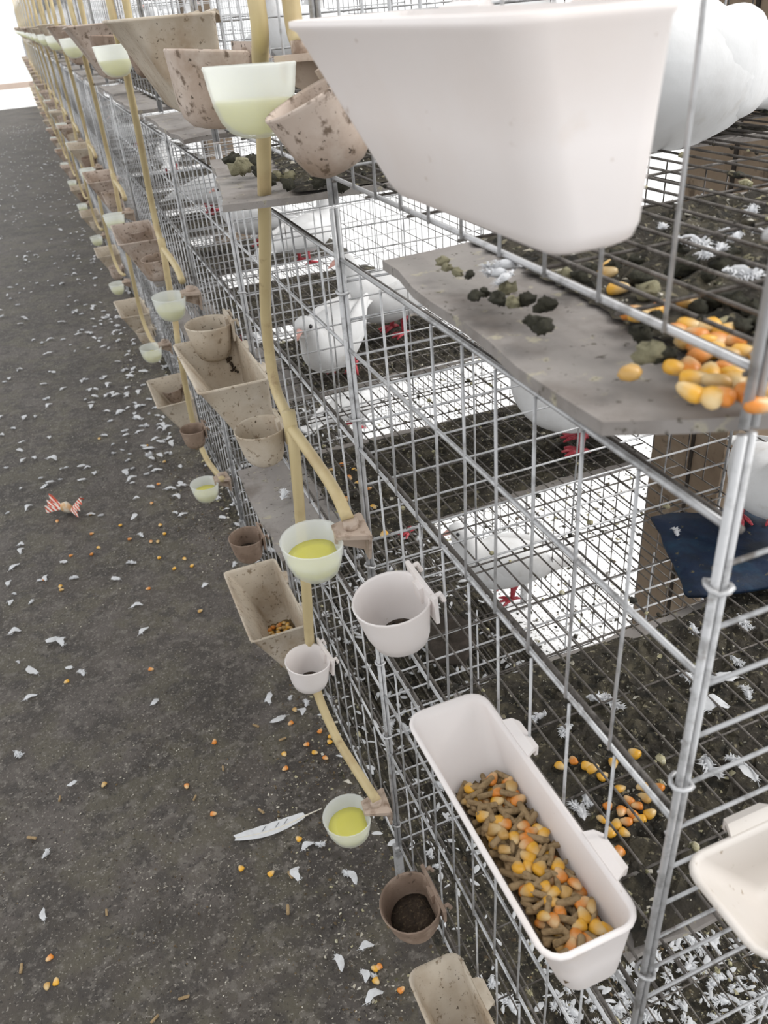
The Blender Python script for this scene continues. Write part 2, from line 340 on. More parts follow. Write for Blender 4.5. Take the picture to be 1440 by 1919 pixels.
# ------------------------------------------------------------------ dung trays
def tray_mesh(L, Wd, skew=0.0, wob=0.012, seed=0, cut=0.0):
    rr = random.Random(seed); b = MB(); nx, ny = 16, 8; th = 0.028
    top = []; 
    for j in range(ny+1):
        for i in range(nx+1):
            x = L*i/nx; y = Wd*j/ny + skew*(1-i/nx) + cut*(1-j/ny)*max(0, 1-x/0.32)
            edge = (i in (0, nx) or j in (0, ny))
            x += rr.uniform(-1,1)*wob*(1 if edge else 0); y += rr.uniform(-1,1)*wob*(1 if edge else 0)
            z = rr.uniform(-1,1)*0.006 - 0.03*(1-i/nx)**2
            top.append((x, y, z))
    n = (nx+1)*(ny+1); vs = top+[(x, y, z-th) for x, y, z in top]; fs = []
    for j in range(ny):
        for i in range(nx):
            a = j*(nx+1)+i; fs.append((a, a+1, a+nx+2, a+nx+1)); fs.append((n+a, n+a+nx+1, n+a+nx+2, n+a+1))
    rim = [i for i in range(nx+1)]+[j*(nx+1)+nx for j in range(1, ny+1)]+[ny*(nx+1)+i for i in range(nx-1, -1, -1)]+[j*(nx+1) for j in range(ny-1, 0, -1)]
    for q in range(len(rim)):
        a, c = rim[q], rim[(q+1) % len(rim)]; fs.append((c, a, n+a, n+c))
    b.add(vs, fs); return b.mesh('tray_board', 'tray', False)
def crust_mesh(L, Wd, n=44, h=0.035, seed=1):
    rr = random.Random(seed); b = MB(); vs = []; fs = []
    for j in range(n+1):
        for i in range(n+1):
            u, v = i/n, j/n
            e = min(u, 1-u, v, 1-v)
            z = h*(rr.random()**2)*min(1, e*9) - 0.004*(e <= 0) - (0.012 if e < 0.02+0.03*math.sin(9*u+seed)*math.sin(11*v) else 0)
            vs.append((L*u+rr.uniform(-1,1)*L/n*0.35, Wd*v+rr.uniform(-1,1)*Wd/n*0.35, z))
    for j in range(n):
        for i in range(n):
            a = j*(n+1)+i; fs.append((a, a+1, a+n+2, a+n+1))
    b.add(vs, fs); return b.mesh('droppings', 'dung', False)
def flake_mesh(name, count, x0, x1, y0, y1, mats, smin, smax, seed, z=0.0, lumpy=0.6):
    """loose bits that nobody could count, joined"""
    rr = random.Random(seed); b = MB()
    for _ in range(count):
        b.cur = rr.randrange(len(mats))
        x, y = rr.uniform(x0, x1), rr.uniform(y0, y1); s = smin+(smax-smin)*rr.random()**2; a = rr.uniform(0, 6.28); q = rr.uniform(0.2, 0.8); q2 = rr.uniform(0.15, 0.7)
        ca, sa = math.cos(a)*s, math.sin(a)*s; hz = s*lumpy*rr.uniform(0.3, 1)
        b.add([(x+ca, y+sa, z), (x-sa*q, y+ca*q, z+hz*0.3), (x-ca*q2-sa*0.2, y-sa*q2+ca*0.2, z), (x+sa*q2+ca*0.3, y-ca*q2+sa*0.3, z), (x, y, z+hz)],
              [(0,1,4), (1,2,4), (2,3,4), (3,0,4)])
    return b.mesh(name, mats, False)
TRAYS = {  # (tier, k): (front X, near Y, far Y, skew)
    (0,0): (0.80,0.96,2.34,0.0), (0,1): (0.64,3.48,4.72,0.0), (0,2): (0.86,5.5,7.25,0.25), (0,3): (0.84,7.85,9.75,0.2),
    (1,0): (1.12,1.13,2.46,0.0), (1,1): (0.70,3.78,4.97,0.12), (1,2): (1.10,6.0,7.35,0.0)}
crust_far = None; tray_far = None
for t in (0, 1):
    tn, fz = TIERS[t]
    for k in range(24):
        fx, ya, yb, sk = TRAYS.get((t, k), (0.88, Yk(k)+0.2, Yk(k)+1.75, 0.1))
        zt = fz-0.075
        L = 3.22-fx
        if (t, k) in TRAYS: me = tray_mesh(L, yb-ya, sk, seed=k+t*10, cut=0.13 if (t, k) == (0, 0) else 0.0)
        else:
            if tray_far is None: tray_far = tray_mesh(L, yb-ya, sk, seed=5)
            me = tray_far
        root = link('dung_tray', me, None, W(fx, ya, zt), (0, 0, {(0,0): -0.05, (0,1): -0.16}.get((t, k), 0.0)))
        tag(root, 'grey dung tray under the %s-tier cage %s' % (tn, place_word(k)), 'tray', 'dung trays under the cages')
        cl = 0.30 if t == 0 else 0.45
        if (t, k) == (1, 0): cl = 0.04
        if (t, k) in TRAYS:
            cm = crust_mesh(L-cl-0.02, yb-ya-0.03, 50, 0.04, seed=k+7*t)
        else:
            if crust_far is None: crust_far = crust_mesh(L-cl-0.02, yb-ya-0.03, 20, 0.05, seed=3)
            cm = crust_far
        if k < 14:
            tag(link('droppings', cm, root, ul(cl, 0.015+sk*0.3, 0.004)), kind='stuff')
            if (t, k) in TRAYS:
                fm = flake_mesh('dropping_flakes', 420, cl*0.9, L-0.05, 0.05+sk*0.4, yb-ya-0.05, ['clump_dark','clump_pale','clump_dark','bits_pale','dung'], 0.012, 0.034, seed=k+t*30, z=0.01)
                tag(link('dropping_flakes', fm, root), kind='stuff')
# ------------------------------------------------------------------ feed troughs
def rrect(x0, x1, y0, y1, z, r, n=4):
    pts = []
    for (cx_, cy_, a0) in ((x1-r, y1-r, 0), (x0+r, y1-r, 90), (x0+r, y0+r, 180), (x1-r, y0+r, 270)):
        for i in range(n+1):
            a = math.radians(a0+90*i/n); pts.append((cx_+r*math.cos(a), cy_+r*math.sin(a), z))
    return pts
TL, TW, TD = 0.93, 0.29, 0.33
def trough_mesh(mat, wide):
    b = MB(); w = 0.012
    L, Wd, Dp = (1.0, 0.46, 0.48) if wide else (TL, TW, TD)
    wb = 0.42 if wide else 0.64; lb = 0.86 if wide else 0.70; rc = 0.035 if wide else 0.06
    def out(f, off, z):   # f = 0 at the bottom, 1 at the rim ; sloping front and far end, upright near end and back
        return rrect(-Wd*(wb+(1-wb)*f)+off, 0.0-off, 0.035*(1-f)+off, L*(lb+(1-lb)*f)-off, z, max(rc-off, 0.02))
    rs = [out(0.02, 0.03, -Dp), out(0.04, 0.008, -Dp+0.012), out(0.1, 0, -Dp+0.035), out(0.5, 0, -Dp*0.5), out(0.95, 0, -0.02), out(1.0, -0.005, -0.012), out(1.0, -0.005, 0.0), out(1.0, w*0.7, 0.002),
          out(0.95, w, -0.02), out(0.5, w, -Dp*0.5), out(0.12, w, -Dp+0.045), out(0.08, w+0.02, -Dp+0.03)]
    b.rings(rs, True, True)
    return b.mesh('trough_body', mat)
def hook_mesh(mat):
    b = MB()
    b.rings([[(0.0, 0.0, -0.012), (0.0, 0.17, -0.012), (0.0, 0.17, 0.004), (0.0, 0.0, 0.004)], [(0.03, 0.012, -0.006), (0.03, 0.158, -0.006), (0.03, 0.158, 0.012), (0.03, 0.012, 0.012)],
             [(0.048, 0.025, -0.02), (0.048, 0.145, -0.02), (0.056, 0.145, -0.004), (0.056, 0.025, -0.004)], [(0.046, 0.03, -0.05), (0.046, 0.14, -0.05), (0.058, 0.14, -0.05), (0.058, 0.03, -0.05)]])
    return b.mesh('hook', mat, False)
TR = {(m, w): trough_mesh(m, w) for m in ('white', 'cream', 'dirty', 'offwhite') for w in (False, True)}
HK = {m: hook_mesh(m) for m in ('white', 'cream', 'dirty', 'offwhite')}
def trough(loc, mat, label, rot=(0,0,0), group='feed troughs hung on the cage fronts', hooks=True, wide=False):
    root = empty('feed_trough', loc, rot)
    body = link('trough_body', TR[(mat, wide)], root)
    if hooks:
        for y in (0.12, 0.60): link('hook', HK[mat], body, ul(0, y, 0))
    return tag(root, label, 'feed trough', group)
near_troughs = {}
for t, (x, y, z, m, rot, lab) in enumerate((
    (0.86,1.03,-0.03,'white',(0,0,0.02),'large clean white feed trough on the nearest top-tier cage'),
    (0.955,0.935,-2.10,'white',(0,0,0),'white feed trough full of corn and brown pellets on the nearest middle cage'),
    (0.94,1.20,-4.20,'cream',(0,0,0),'yellowed feed trough with few pellets on the nearest bottom cage'))):
    near_troughs[(t, 0)] = trough(W(x, y, z), m, lab, rot)
TLAB = {(0,1): 'brown-speckled cream trough beside the nearest top water cup', (1,1): 'wide cream trough with a rusty-brown streak behind the tan grit cup', (2,1): 'wide soiled trough holding a little corn, nearest wide one of the bottom tier'}
for t, (tn, fz) in enumerate(TIERS):
    for j in range(1, NK//2):
        x, y, z = 0.99, Yk(2*j)-0.56+R.uniform(-0.05, 0.05), fz+0.58+R.uniform(-0.04, 0.03)
        m = R.choice(['cream', 'cream', 'dirty']); rot = (R.uniform(-0.03, 0.03), R.uniform(-0.05, 0.05), R.uniform(-0.03, 0.03))
        if j == 1: y = (4.72, 4.85, 4.86)[t]; z = (-0.0, -2.02, -4.10)[t]; m = 'cream'; rot = (0, 0, 0)
        if j == 2: y = (9.35, 9.60, 9.75)[t]; m = ('dirty', 'dirty', 'cream')[t]
        lab = TLAB.get((t, j), 'wide soiled feed trough, %s of the %s tier from the near end' % (nth(j), tn))
        near_troughs[(t, j)] = trough(W(x, y, z), m, lab, rot, hooks=j < 5, wide=True)
trough(W(1.99, 0.95, -1.93), 'offwhite', 'empty off-white trough hung on the end wall beside the corner post', (0, 0, math.pi/2), group='end wall troughs')
# ------------------------------------------------------------------ grit cups and water cups
def cup_mesh(mat, r=0.155, d=0.24, flat=0.8, bowl=False):
    b = MB(); n = 24; w = 0.011
    if bowl:
        prof = [(0.16,-d),(0.40,-d*0.975),(0.60,-d*0.90),(0.76,-d*0.76),(0.88,-d*0.54),(0.955,-d*0.27),(1.0,-0.012),(1.02,-0.002),(1.0,0.004),(0.95,-0.006)]
        inner = [(0.90,-d*0.27),(0.83,-d*0.52),(0.71,-d*0.73),(0.54,-d*0.86),(0.34,-d*0.93),(0.1,-d*0.95)]
    else:
        prof = [(0.26,-d),(0.52,-d*0.97),(0.72,-d*0.86),(0.84,-d*0.64),(0.92,-d*0.34),(1.0,-0.012),(1.02,-0.002),(1.0,0.004),(0.95,-0.006)]
        inner = [(0.87,-d*0.34),(0.79,-d*0.62),(0.67,-d*0.82),(0.46,-d*0.92),(0.2,-d*0.94)]
    rs = []
    for q, z in prof+inner:
        rs.append([(min(q*r*math.cos(2*math.pi*i/n), flat*r*q), q*r*math.sin(2*math.pi*i/n), z) for i in range(n)])
    b.rings(rs, True, True)
    return b.mesh('cup_body', mat)
def disc_mesh(name, mat, r, z0, z1, flat=0.8, q1=0.9, bowl=True, lump=0.0):
    b = MB(); n = 20; rs = []; rr = random.Random(3)
    for q, z in ((0.25, z0), (0.6*q1, z0+0.012), (q1*0.92, z0+(z1-z0)*0.4), (q1, z1), (q1*0.55, z1+lump)):
        rs.append([(min(q*r*math.cos(2*math.pi*i/n), flat*r*q), q*r*math.sin(2*math.pi*i/n), z+rr.uniform(0, lump)*(q < q1)) for i in range(n)])
    b.rings(rs, True, True); return b.mesh(name, mat)
CR = 0.155
CUPS = {m: cup_mesh(m) for m in ('white', 'cream', 'dirty', 'brown')}
GRIT = disc_mesh('grit', 'grit', CR, -0.222, -0.15, q1=0.77, lump=0.015)
def cuphook(mat):
    b = MB(); b.box(0.10, 0.14, -0.03, 0.03, -0.06, 0.012)
    b.rings([[(0.118,-0.115,-0.11),(0.118,0.115,-0.11),(0.118,0.135,0.03),(0.118,-0.135,0.03)], [(0.132,-0.115,-0.11),(0.132,0.115,-0.11),(0.135,0.135,0.03),(0.135,-0.135,0.03)]])
    for y in (-0.12, 0.09): b.tube([(0.13,y+0.015,0.015),(0.155,y+0.015,0.022),(0.168,y+0.015,-0.02)], 0.010, 6)
    return b.mesh('cup_hook', mat, False)
CUPH = {m: cuphook(m) for m in CUPS}
def grit_cup(loc, mat, label, rot=(0,0,0), grit=True, sc=1.0):
    root = empty('grit_cup', loc, rot); root.scale = (sc, sc, sc)
    link('cup_hook', CUPH[mat], link('cup_body', CUPS[mat], root))
    if grit: link('grit', GRIT, root, (0, 0, -0.05*U if grit == 'low' else 0), (0, 0, 0), (0.62, 0.62, 0.85) if grit == 'low' else None)
    return tag(root, label, 'grit cup', 'grit cups hung on the cage fronts')
GCUPS = {
    (0,0): (onx(578,178,0.80),'dirty','mud-smeared pinkish grit cup beside the big white top trough',(-0.15,-0.38,0.2),0.98),
    (1,0): (onx(735,1120,0.80),'white','clean white grit cup with scraps at its bottom, beside a middle-tier water cup',(0,-0.12,0),1.0),
    (2,0): (onx(770,1690,0.74),'brown','brown grit cup holding dark grit above the aisle floor near the pale bottom trough',(0.05,-0.1,0),1.0),
    (1,1): (onx(487,800,0.72),'cream','empty tan grit cup in front of the yellow tube tee',(0,-0.05,0),0.92),
    (2,1): (onx(578,1235,0.74),'white','small white grit cup half hidden behind the yellow tube',(0,0.05,0.1),0.95),
    (2,2): (onx(462,1005,0.75),'brown','brown round grit cup hanging at the far end of the corn-holding bottom trough',(0,0,0),0.95),
    (0,1): (onx(395,95,0.72),'dirty','stained pinkish grit cup in front of the brown-speckled top trough',(0,0.1,0.1),1.15),
    (1,2): (onx(392,605,0.82),'cream','cream grit cup right behind the streaked middle trough',(0,0,0),1.15),
    (2,3): (onx(362,803,0.74),'brown','small dark brown grit cup below the middle-tier trough pair',(0,0,0),0.9)}
for t, (tn, fz) in enumerate(TIERS):
    for k in range(NK):
        if (t, k) in GCUPS:
            p, m, lab, rot, sc = GCUPS[(t, k)]; loc = W(*p)
            g = False if (t, k) in ((1,1),(0,0)) else 'low' if (t, k) in ((1,0),(2,1)) else True
        else:
            yw = Yk(k)+(PITCH-1.35 if k % 2 == 0 else 1.35)
            loc = W(0.835, yw+R.uniform(-0.08, 0.08), fz+0.45+R.uniform(-0.06, 0.06)); m = R.choice(['cream','dirty','dirty','brown']); rot = (R.uniform(-.08,.08), R.uniform(-.1,.1), R.uniform(-.1,.1)); sc = 1.0; g = k < 12
            lab = 'grimy grit cup on the %s-tier cage %s' % (tn, place_word(k))
        grit_cup(loc, m, lab, rot, g, sc)
WCUP = cup_mesh('cup', CR, 0.215, bowl=True)
def water_mesh():
    b = MB(); n = 24; d = 0.215; rs = []
    for q, z in ((0.1,-d*0.95+0.003),(0.34,-d*0.93+0.004),(0.53,-d*0.86+0.004),(0.70,-d*0.73+0.003),(0.815,-d*0.52+0.002),(0.845,-d*0.45),(0.5,-d*0.45),(0.1,-d*0.45)):
        rs.append([(min(q*CR*math.cos(2*math.pi*i/n), 0.8*CR*q), q*CR*math.sin(2*math.pi*i/n), z) for i in range(n)])
    b.rings(rs, True, True); return b.mesh('water', 'water')
WATER = water_mesh()
b = MB()
b.add([(0.10,-0.05,0.0),(0.10,0.05,0.0),(0.25,0.10,0.0),(0.25,-0.10,0.0),(0.10,-0.05,0.02),(0.10,0.05,0.02),(0.25,0.10,0.025),(0.25,-0.10,0.025)],
      [(0,1,2,3),(4,7,6,5),(0,4,5,1),(1,5,6,2),(2,6,7,3),(3,7,4,0)])
b.add([(0.245,-0.10,0.02),(0.245,0.10,0.02),(0.245,0.05,-0.15),(0.245,-0.05,-0.15),(0.26,-0.10,0.02),(0.26,0.10,0.02),(0.26,0.05,-0.15),(0.26,-0.05,-0.15)],
      [(0,1,2,3),(4,7,6,5),(0,4,5,1),(1,5,6,2),(2,6,7,3),(3,7,4,0)])
b.add([(0.10,-0.008,0.0),(0.245,-0.008,0.0),(0.245,-0.008,-0.12),(0.10,-0.008,-0.05),(0.10,0.008,0.0),(0.245,0.008,0.0),(0.245,0.008,-0.12),(0.10,0.008,-0.05)],
      [(0,1,2,3),(4,7,6,5),(0,4,5,1),(1,5,6,2),(2,6,7,3),(3,7,4,0)])
BRK = b.mesh('bracket', 'bracket', False)
b = MB(); b.tube([(0.185,0,0.01),(0.185,0,0.06)], 0.038, 10); NIP = b.mesh('valve_collar', 'bracket')
WLAB = {(0,0): 'milky water cup with yellow water beside the big white top trough', (1,0): 'milky cup of yellow water under the tube tee, nearest of the middle tier', (2,0): 'milky cup of yellow water low over the aisle, nearest of the bottom tier'}
WPOS = {(0,0): onx(470,122,0.70), (1,0): onx(587,1010,0.71), (2,0): onx(652,1527,0.70), (1,1): onx(318,555,0.72), (2,1): onx(384,905,0.705), (2,2): onx(283,650,0.70), (0,1): onx(212,85,0.72)}
stations = []
for j in range(NK//2):
    yd = Yk(1+2*j)
    for t, (tn, fz) in enumerate(TIERS):
        p = WPOS.get((t, j), Vector((0.71, yd+R.uniform(-0.05, 0.05), fz+0.42)))
        root = empty('water_cup', W(*p), (R.uniform(-.04,.04), R.uniform(-.04,.04), R.uniform(-.1,.1)))
        link('cup_body', WCUP, root); link('water', WATER, root)
        link('valve_collar', NIP, link('bracket', BRK, root))
        tag(root, WLAB.get((t, j), 'milky cup of yellow water, %s of the %s tier from the near end' % (nth(j+1), tn)), 'water cup', 'water cups along the cage fronts')
# ------------------------------------------------------------------ yellow water tubes
def smooth_path(pts, n=6):
    pts = [Vector(p) for p in pts]; out = []
    P = [pts[0]*2-pts[1]]+pts+[pts[-1]*2-pts[-2]]
    for i in range(1, len(P)-2):
        for s in range(n):
            u = s/n; a, b_, c, d = P[i-1], P[i], P[i+1], P[i+2]
            out.append(0.5*((2*b_)+(-a+c)*u+(2*a-5*b_+4*c-d)*u*u+(-a+3*b_-3*c+d)*u*u*u))
    out.append(pts[-1]); return out
RT = 0.031
def wl(px, py, x): return onx(px, py, x)
main0 = [Vector((0.82, 3.28, 1.6)), Vector((0.80, 3.30, 0.6)), wl(480,0,0.78), wl(488,120,0.80), wl(494,245,0.82), wl(497,450,0.86), wl(499,600,0.88), wl(515,720,0.88), wl(545,800,0.86), wl(557,900,0.84), wl(566,1010,0.83), wl(574,1100,0.80), wl(588,1270,0.80), wl(625,1370,0.83), wl(660,1430,0.86), wl(706,1500,0.885)]
br0 = [wl(543,797,0.86), wl(585,855,0.88), wl(625,915,0.885), wl(652,972,0.885)]
feed0 = [Vector((0.90, 3.05, 1.6)), Vector((0.90, 3.05, 0.7)), wl(545,0,0.895), wl(562,85,0.885)]
base0 = Vector((0.85, Yk(1), 0.0))
def tube_me(path, r=RT, n=10): 
    b = MB(); b.tube([p-base0 for p in smooth_path(path)], r, n); return b.mesh('hose', 'tube')
MAINM, BRM, FEEDM = tube_me(main0), tube_me(br0, RT*1.0), tube_me(feed0)
b = MB(); c0 = main0[8]-base0; b.tube([c0+Vector((0,0,0.09)), c0+Vector((0,0,-0.09))], RT*1.22, 10); TEE = b.mesh('tee_joint', 'tube')
b = MB(); b.tube([p-base0 for p in smooth_path(main0, 2)], RT*0.7, 5); FARM = b.mesh('hose_far', 'tube')
for j in range(NK//2):
    off = PITCH*2*j
    loc = W(0.85, Yk(1)+off, 0.0)
    lab = 'yellow rubber hose feeding the %s column of water cups' % ('nearest' if j == 0 else nth(j+1))
    if j >= 15: continue
    if j >= 8:
        tag(link('water_hose', FARM, None, loc), lab, 'hose', 'yellow hoses feeding the water cups'); continue
    root = empty('water_hose', loc); tag(root, lab, 'hose', 'yellow hoses feeding the water cups')
    link('tee_joint', TEE, link('main_hose', MAINM, root)); link('branch_hose', BRM, root); link('upper_feed_hose', FEEDM, root)
# ------------------------------------------------------------------ pigeons
def pigeon_body():
    sp = [(-0.74,0.30,0.11,0.010),(-0.66,0.31,0.125,0.016),(-0.50,0.34,0.105,0.03),(-0.36,0.37,0.12,0.075),(-0.22,0.395,0.175,0.135),(-0.06,0.41,0.215,0.185),(0.10,0.425,0.222,0.21),(0.23,0.465,0.195,0.205),(0.32,0.54,0.14,0.16),(0.365,0.625,0.098,0.115),(0.385,0.70,0.083,0.092),(0.405,0.765,0.082,0.086),(0.435,0.81,0.074,0.074),(0.475,0.825,0.05,0.05),(0.50,0.822,0.022,0.024)]
    sp = [tuple(q) for q in smooth_path(sp, 3)]
    b = MB(); n = 22; rs = []
    P = [Vector((x, 0, z)) for x, z, _, _ in sp]
    for i, (x, z, ry, rz) in enumerate(sp):
        d = (P[min(i+1, len(P)-1)]-P[max(i-1, 0)]).normalized(); up = Vector((-d.z, 0, d.x))
        rs.append([P[i]+Vector((0, 1, 0))*ry*math.cos(2*math.pi*k/n)+up*rz*math.sin(2*math.pi*k/n) for k in range(n)])
    b.rings(rs); return b.mesh('pigeon_body', 'plumage')
def pigeon_wing(s):
    b = MB(); n = 16; rs = []
    for (x, y, z, ry, rz) in smooth_path(((0.30,0.10,0.45,0.010,0.02),(0.24,0.14,0.46,0.030,0.075),(0.12,0.165,0.455,0.052,0.125),(-0.04,0.165,0.445,0.056,0.145),(-0.20,0.140,0.43,0.046,0.125),(-0.36,0.105,0.41,0.032,0.085),(-0.50,0.075,0.385,0.02,0.05),(-0.64,0.05,0.35,0.008,0.015)), 3):
        rs.append([Vector((x, s*(y+ry*math.cos(2*math.pi*k/n)), z+rz*math.sin(2*math.pi*k/n))) for k in range(n)])
    b.rings(rs); return b.mesh('wing', 'plumage')
PB = pigeon_body(); PW = (pigeon_wing(1), pigeon_wing(-1))
b = MB(); b.tube([(0.485,0,0.82),(0.52,0,0.812),(0.57,0,0.785)], [0.026,0.02,0.005], 8); BEAK = b.mesh('beak', 'pink')
b = MB()
for i in range(5):
    pass
def sphere(b, c, r, n=8, m=5):
    rs = []
    for i in range(m+1):
        a = math.pi*(i+0.02)/(m+0.04)
        rs.append([(c[0]+r*math.sin(a)*math.cos(2*math.pi*k/n), c[1]+r*math.sin(a)*math.sin(2*math.pi*k/n), c[2]-r*math.cos(a)) for k in range(n)])
    b.rings(rs)
EYES = []
for s in (1, -1):
    b = MB(); sphere(b, (0.447, s*0.064, 0.822), 0.016); EYES.append(b.mesh('eye', 'eye'))
LEGS = []
for s in (1, -1):
    b = MB(); b.tube([(-0.02,s*0.09,0.20),(0.0,s*0.095,0.11),(0.01,s*0.10,0.02)], [0.05,0.024,0.018], 8)
    for dx, dy in ((0.12,0.0),(0.10,0.06),(0.10,-0.06),(-0.07,0.0)):
        b.tube([(0.01,s*0.10,0.022),(0.01+dx*0.6,s*0.10+dy*0.6,0.022),(0.01+dx,s*0.10+dy,0.01)], [0.018,0.015,0.007], 6)
    LEGS.append(b.mesh('leg', 'red'))
def pigeon(p, yaw, label, pitch=0.0, sc=1.0, sit=False, group=None):
    root = empty('pigeon', W(*p), (0, pitch, yaw)); root.scale = (sc, sc, sc)
    dz = -0.19*U if sit else -0.09*U
    body = link('body', PB, root, (0, 0, dz))
    for i in (0, 1): link('wing', PW[i], body)
    link('beak', BEAK, body)
    for e in EYES: link('eye', e, body)
    if not sit:
        for l in LEGS: link('leg', l, root)
    return tag(root, label, 'pigeon', group)
D = math.radians
pigeon((2.32,2.84,-0.63), D(204), 'white pigeon behind the big white top trough, tail reaching the right edge', -0.08, 1.30, True)
pigeon((2.66,6.75,-2.635), D(188), 'white pigeon with pink beak turned left, right one of the middle-tier pair', 0.05, 1.08)
pigeon((1.94,6.25,-2.635), D(228), 'white pigeon bending forward, left one of the middle-tier pair', 0.30, 1.05)
pigeon((2.60,9.55,-2.635), D(20), 'white pigeon standing with red feet behind the long yellow hose', 0, 1.0)
pigeon((2.95,5.15,-4.705), D(170), 'white pigeon with a red foot on the bright bottom-tier wire floor', 0.0, 1.1)
pigeon((2.85,9.1,-4.705), D(15), 'white pigeon in the bottom tier below the middle-tier pair', 0.0, 1.0)
pigeon((2.85,4.05,-2.635), D(150), 'white pigeon mostly hidden under the near grey tray, red foot showing', 0.0, 1.0)
pigeon((3.16,2.80,-2.585), D(236), 'white pigeon standing on the dark blue mat by the corner post', 0.0, 0.85)
for (t, k, dx, dy, yaw) in ((0,1,1.3,1.0,40),(0,2,1.2,1.3,170),(0,3,1.4,0.8,300),(0,5,1.2,1.0,200),(0,6,1.5,1.2,20),(1,4,1.4,1.0,160),(1,5,1.2,1.2,330),(1,7,1.3,1.0,80),(2,2,1.5,1.2,200),(2,5,1.4,1.0,100),(0,8,1.2,1.0,10),(1,9,1.2,1.1,190)):
    pigeon((1+dx, Yk(k)+dy, TIERS[t][1]+0.005), D(yaw), 'white pigeon inside the %s %s-tier cage from the near end' % (nth(k+1), TIERS[t][0]), 0, R.uniform(0.94,1.04), group='pigeons in the row behind')
# ------------------------------------------------------------------ mats in the cages
def sheet(name, pts, z, mat, th=0.02, label=None, cat=None, seed=2):
    rr = random.Random(seed); c = Vector((sum(p[0] for p in pts)/len(pts), sum(p[1] for p in pts)/len(pts), z)); b = MB()
    dense = []
    for i in range(len(pts)):
        a, q = Vector(pts[i]), Vector(pts[(i+1) % len(pts)])
        for s in range(5): dense.append(a.lerp(q, s/5)+Vector((rr.uniform(-.012,.012), rr.uniform(-.012,.012))))
    rs = []
    for f, dz in ((1.0,-th),(1.0,0.0),(0.7,0.02),(0.35,0.0),(0.05,0.01)):
        rs.append([((p.x-c.x)*f, (p.y-c.y)*f, dz+rr.uniform(-.008,.012)*(f < 1)) for p in dense])
    b.rings(rs, True, True)
    return tag(link(name, b.mesh(name, mat), None, W(*c)), label, cat)
sheet('nest_mat', [(2.40,2.43),(2.52,2.70),(2.70,3.11),(3.0,3.0),(3.22,2.92),(3.22,2.15),(2.8,2.32)], -2.605, 'blue', label='dark blue soiled mat on the middle-tier wire floor', cat='nest mat')
pn = [onz(*p, -4.68) for p in [(798,1165),(840,1150),(882,1165),(893,1205),(870,1245),(810,1240),(790,1200)]]
sheet('nest_pad', [(p.x, p.y) for p in pn], -4.68, 'nest', label='dark brown round nest pad in the bottom tier below the white grit cup', cat='nest pad')
# ------------------------------------------------------------------ feed: corn and pellets
def kernel_mesh(seed, mat):
    rr = random.Random(seed); b = MB(); n = 8; rs = []
    for (x, ry, rz) in ((-0.030,0.006,0.006),(-0.022,0.014,0.011),(-0.006,0.021,0.0145),(0.010,0.024,0.0155),(0.020,0.021,0.013),(0.025,0.011,0.007)):
        rs.append([(x, ry*math.cos(2*math.pi*k/n)*rr.uniform(.93,1.07), rz*math.sin(2*math.pi*k/n)) for k in range(n)])
    b.rings(rs); return b.mesh('corn_kernel', mat)
KER = {c: kernel_mesh(i, 'corn_'+c) for i, c in enumerate(('yellow', 'orange', 'tan'))}
b = MB(); b.tube([(-0.034,0,0),(-0.03,0,0.001),(0.03,0.002,0.001),(0.034,0,0)], [0.0085,0.0108,0.0108,0.0085], 8); PEL = b.mesh('feed_pellet', 'pellet')
def kernel(p, place, group, tilt=0.25, sc=None):
    s = sc or R.uniform(0.78, 1.0); c = R.choice(('yellow', 'yellow', 'orange', 'tan', 'yellow', 'orange'))
    o = link('corn_kernel', KER[c], None, W(*p), (R.uniform(-tilt, tilt), R.uniform(-tilt, tilt), R.uniform(0, 6.28)), s)
    return tag(o, '%s corn kernel %s' % (c, place), 'corn', group+', '+c)
def pellet(p, place, group, tilt=0.3):
    o = link('feed_pellet', PEL, None, W(*p), (R.uniform(-tilt, tilt), R.uniform(-tilt, tilt), R.uniform(0, 6.28)), R.uniform(0.7, 1.1))
    return tag(o, 'brown cylindrical pellet '+place, 'pellet', group)
def bed(name, x0, x1, y0, y1, z, root, seed=4):
    rr = random.Random(seed); b = MB(); n = 16; vs = []; fs = []
    for j in range(n+1):
        for i in range(n+1):
            vs.append((x0+(x1-x0)*i/n, y0+(y1-y0)*j/n, z+rr.uniform(-0.012, 0.012)))
    for j in range(n):
        for i in range(n):
            a = j*(n+1)+i; fs.append((a, a+1, a+n+2, a+n+1))
    b.add(vs, fs); return tag(link(name, b.mesh(name, 'feedbed', False), root), kind='stuff')
def spots(n, x0, x1, y0, y1, dmin, tries=4000):
    out = []
    for _ in range(tries):
        p = (R.uniform(x0, x1), R.uniform(y0, y1))
        if all((p[0]-q[0])**2+(p[1]-q[1])**2 > dmin*dmin for q in out): out.append(p)
        if len(out) >= n: break
    return out
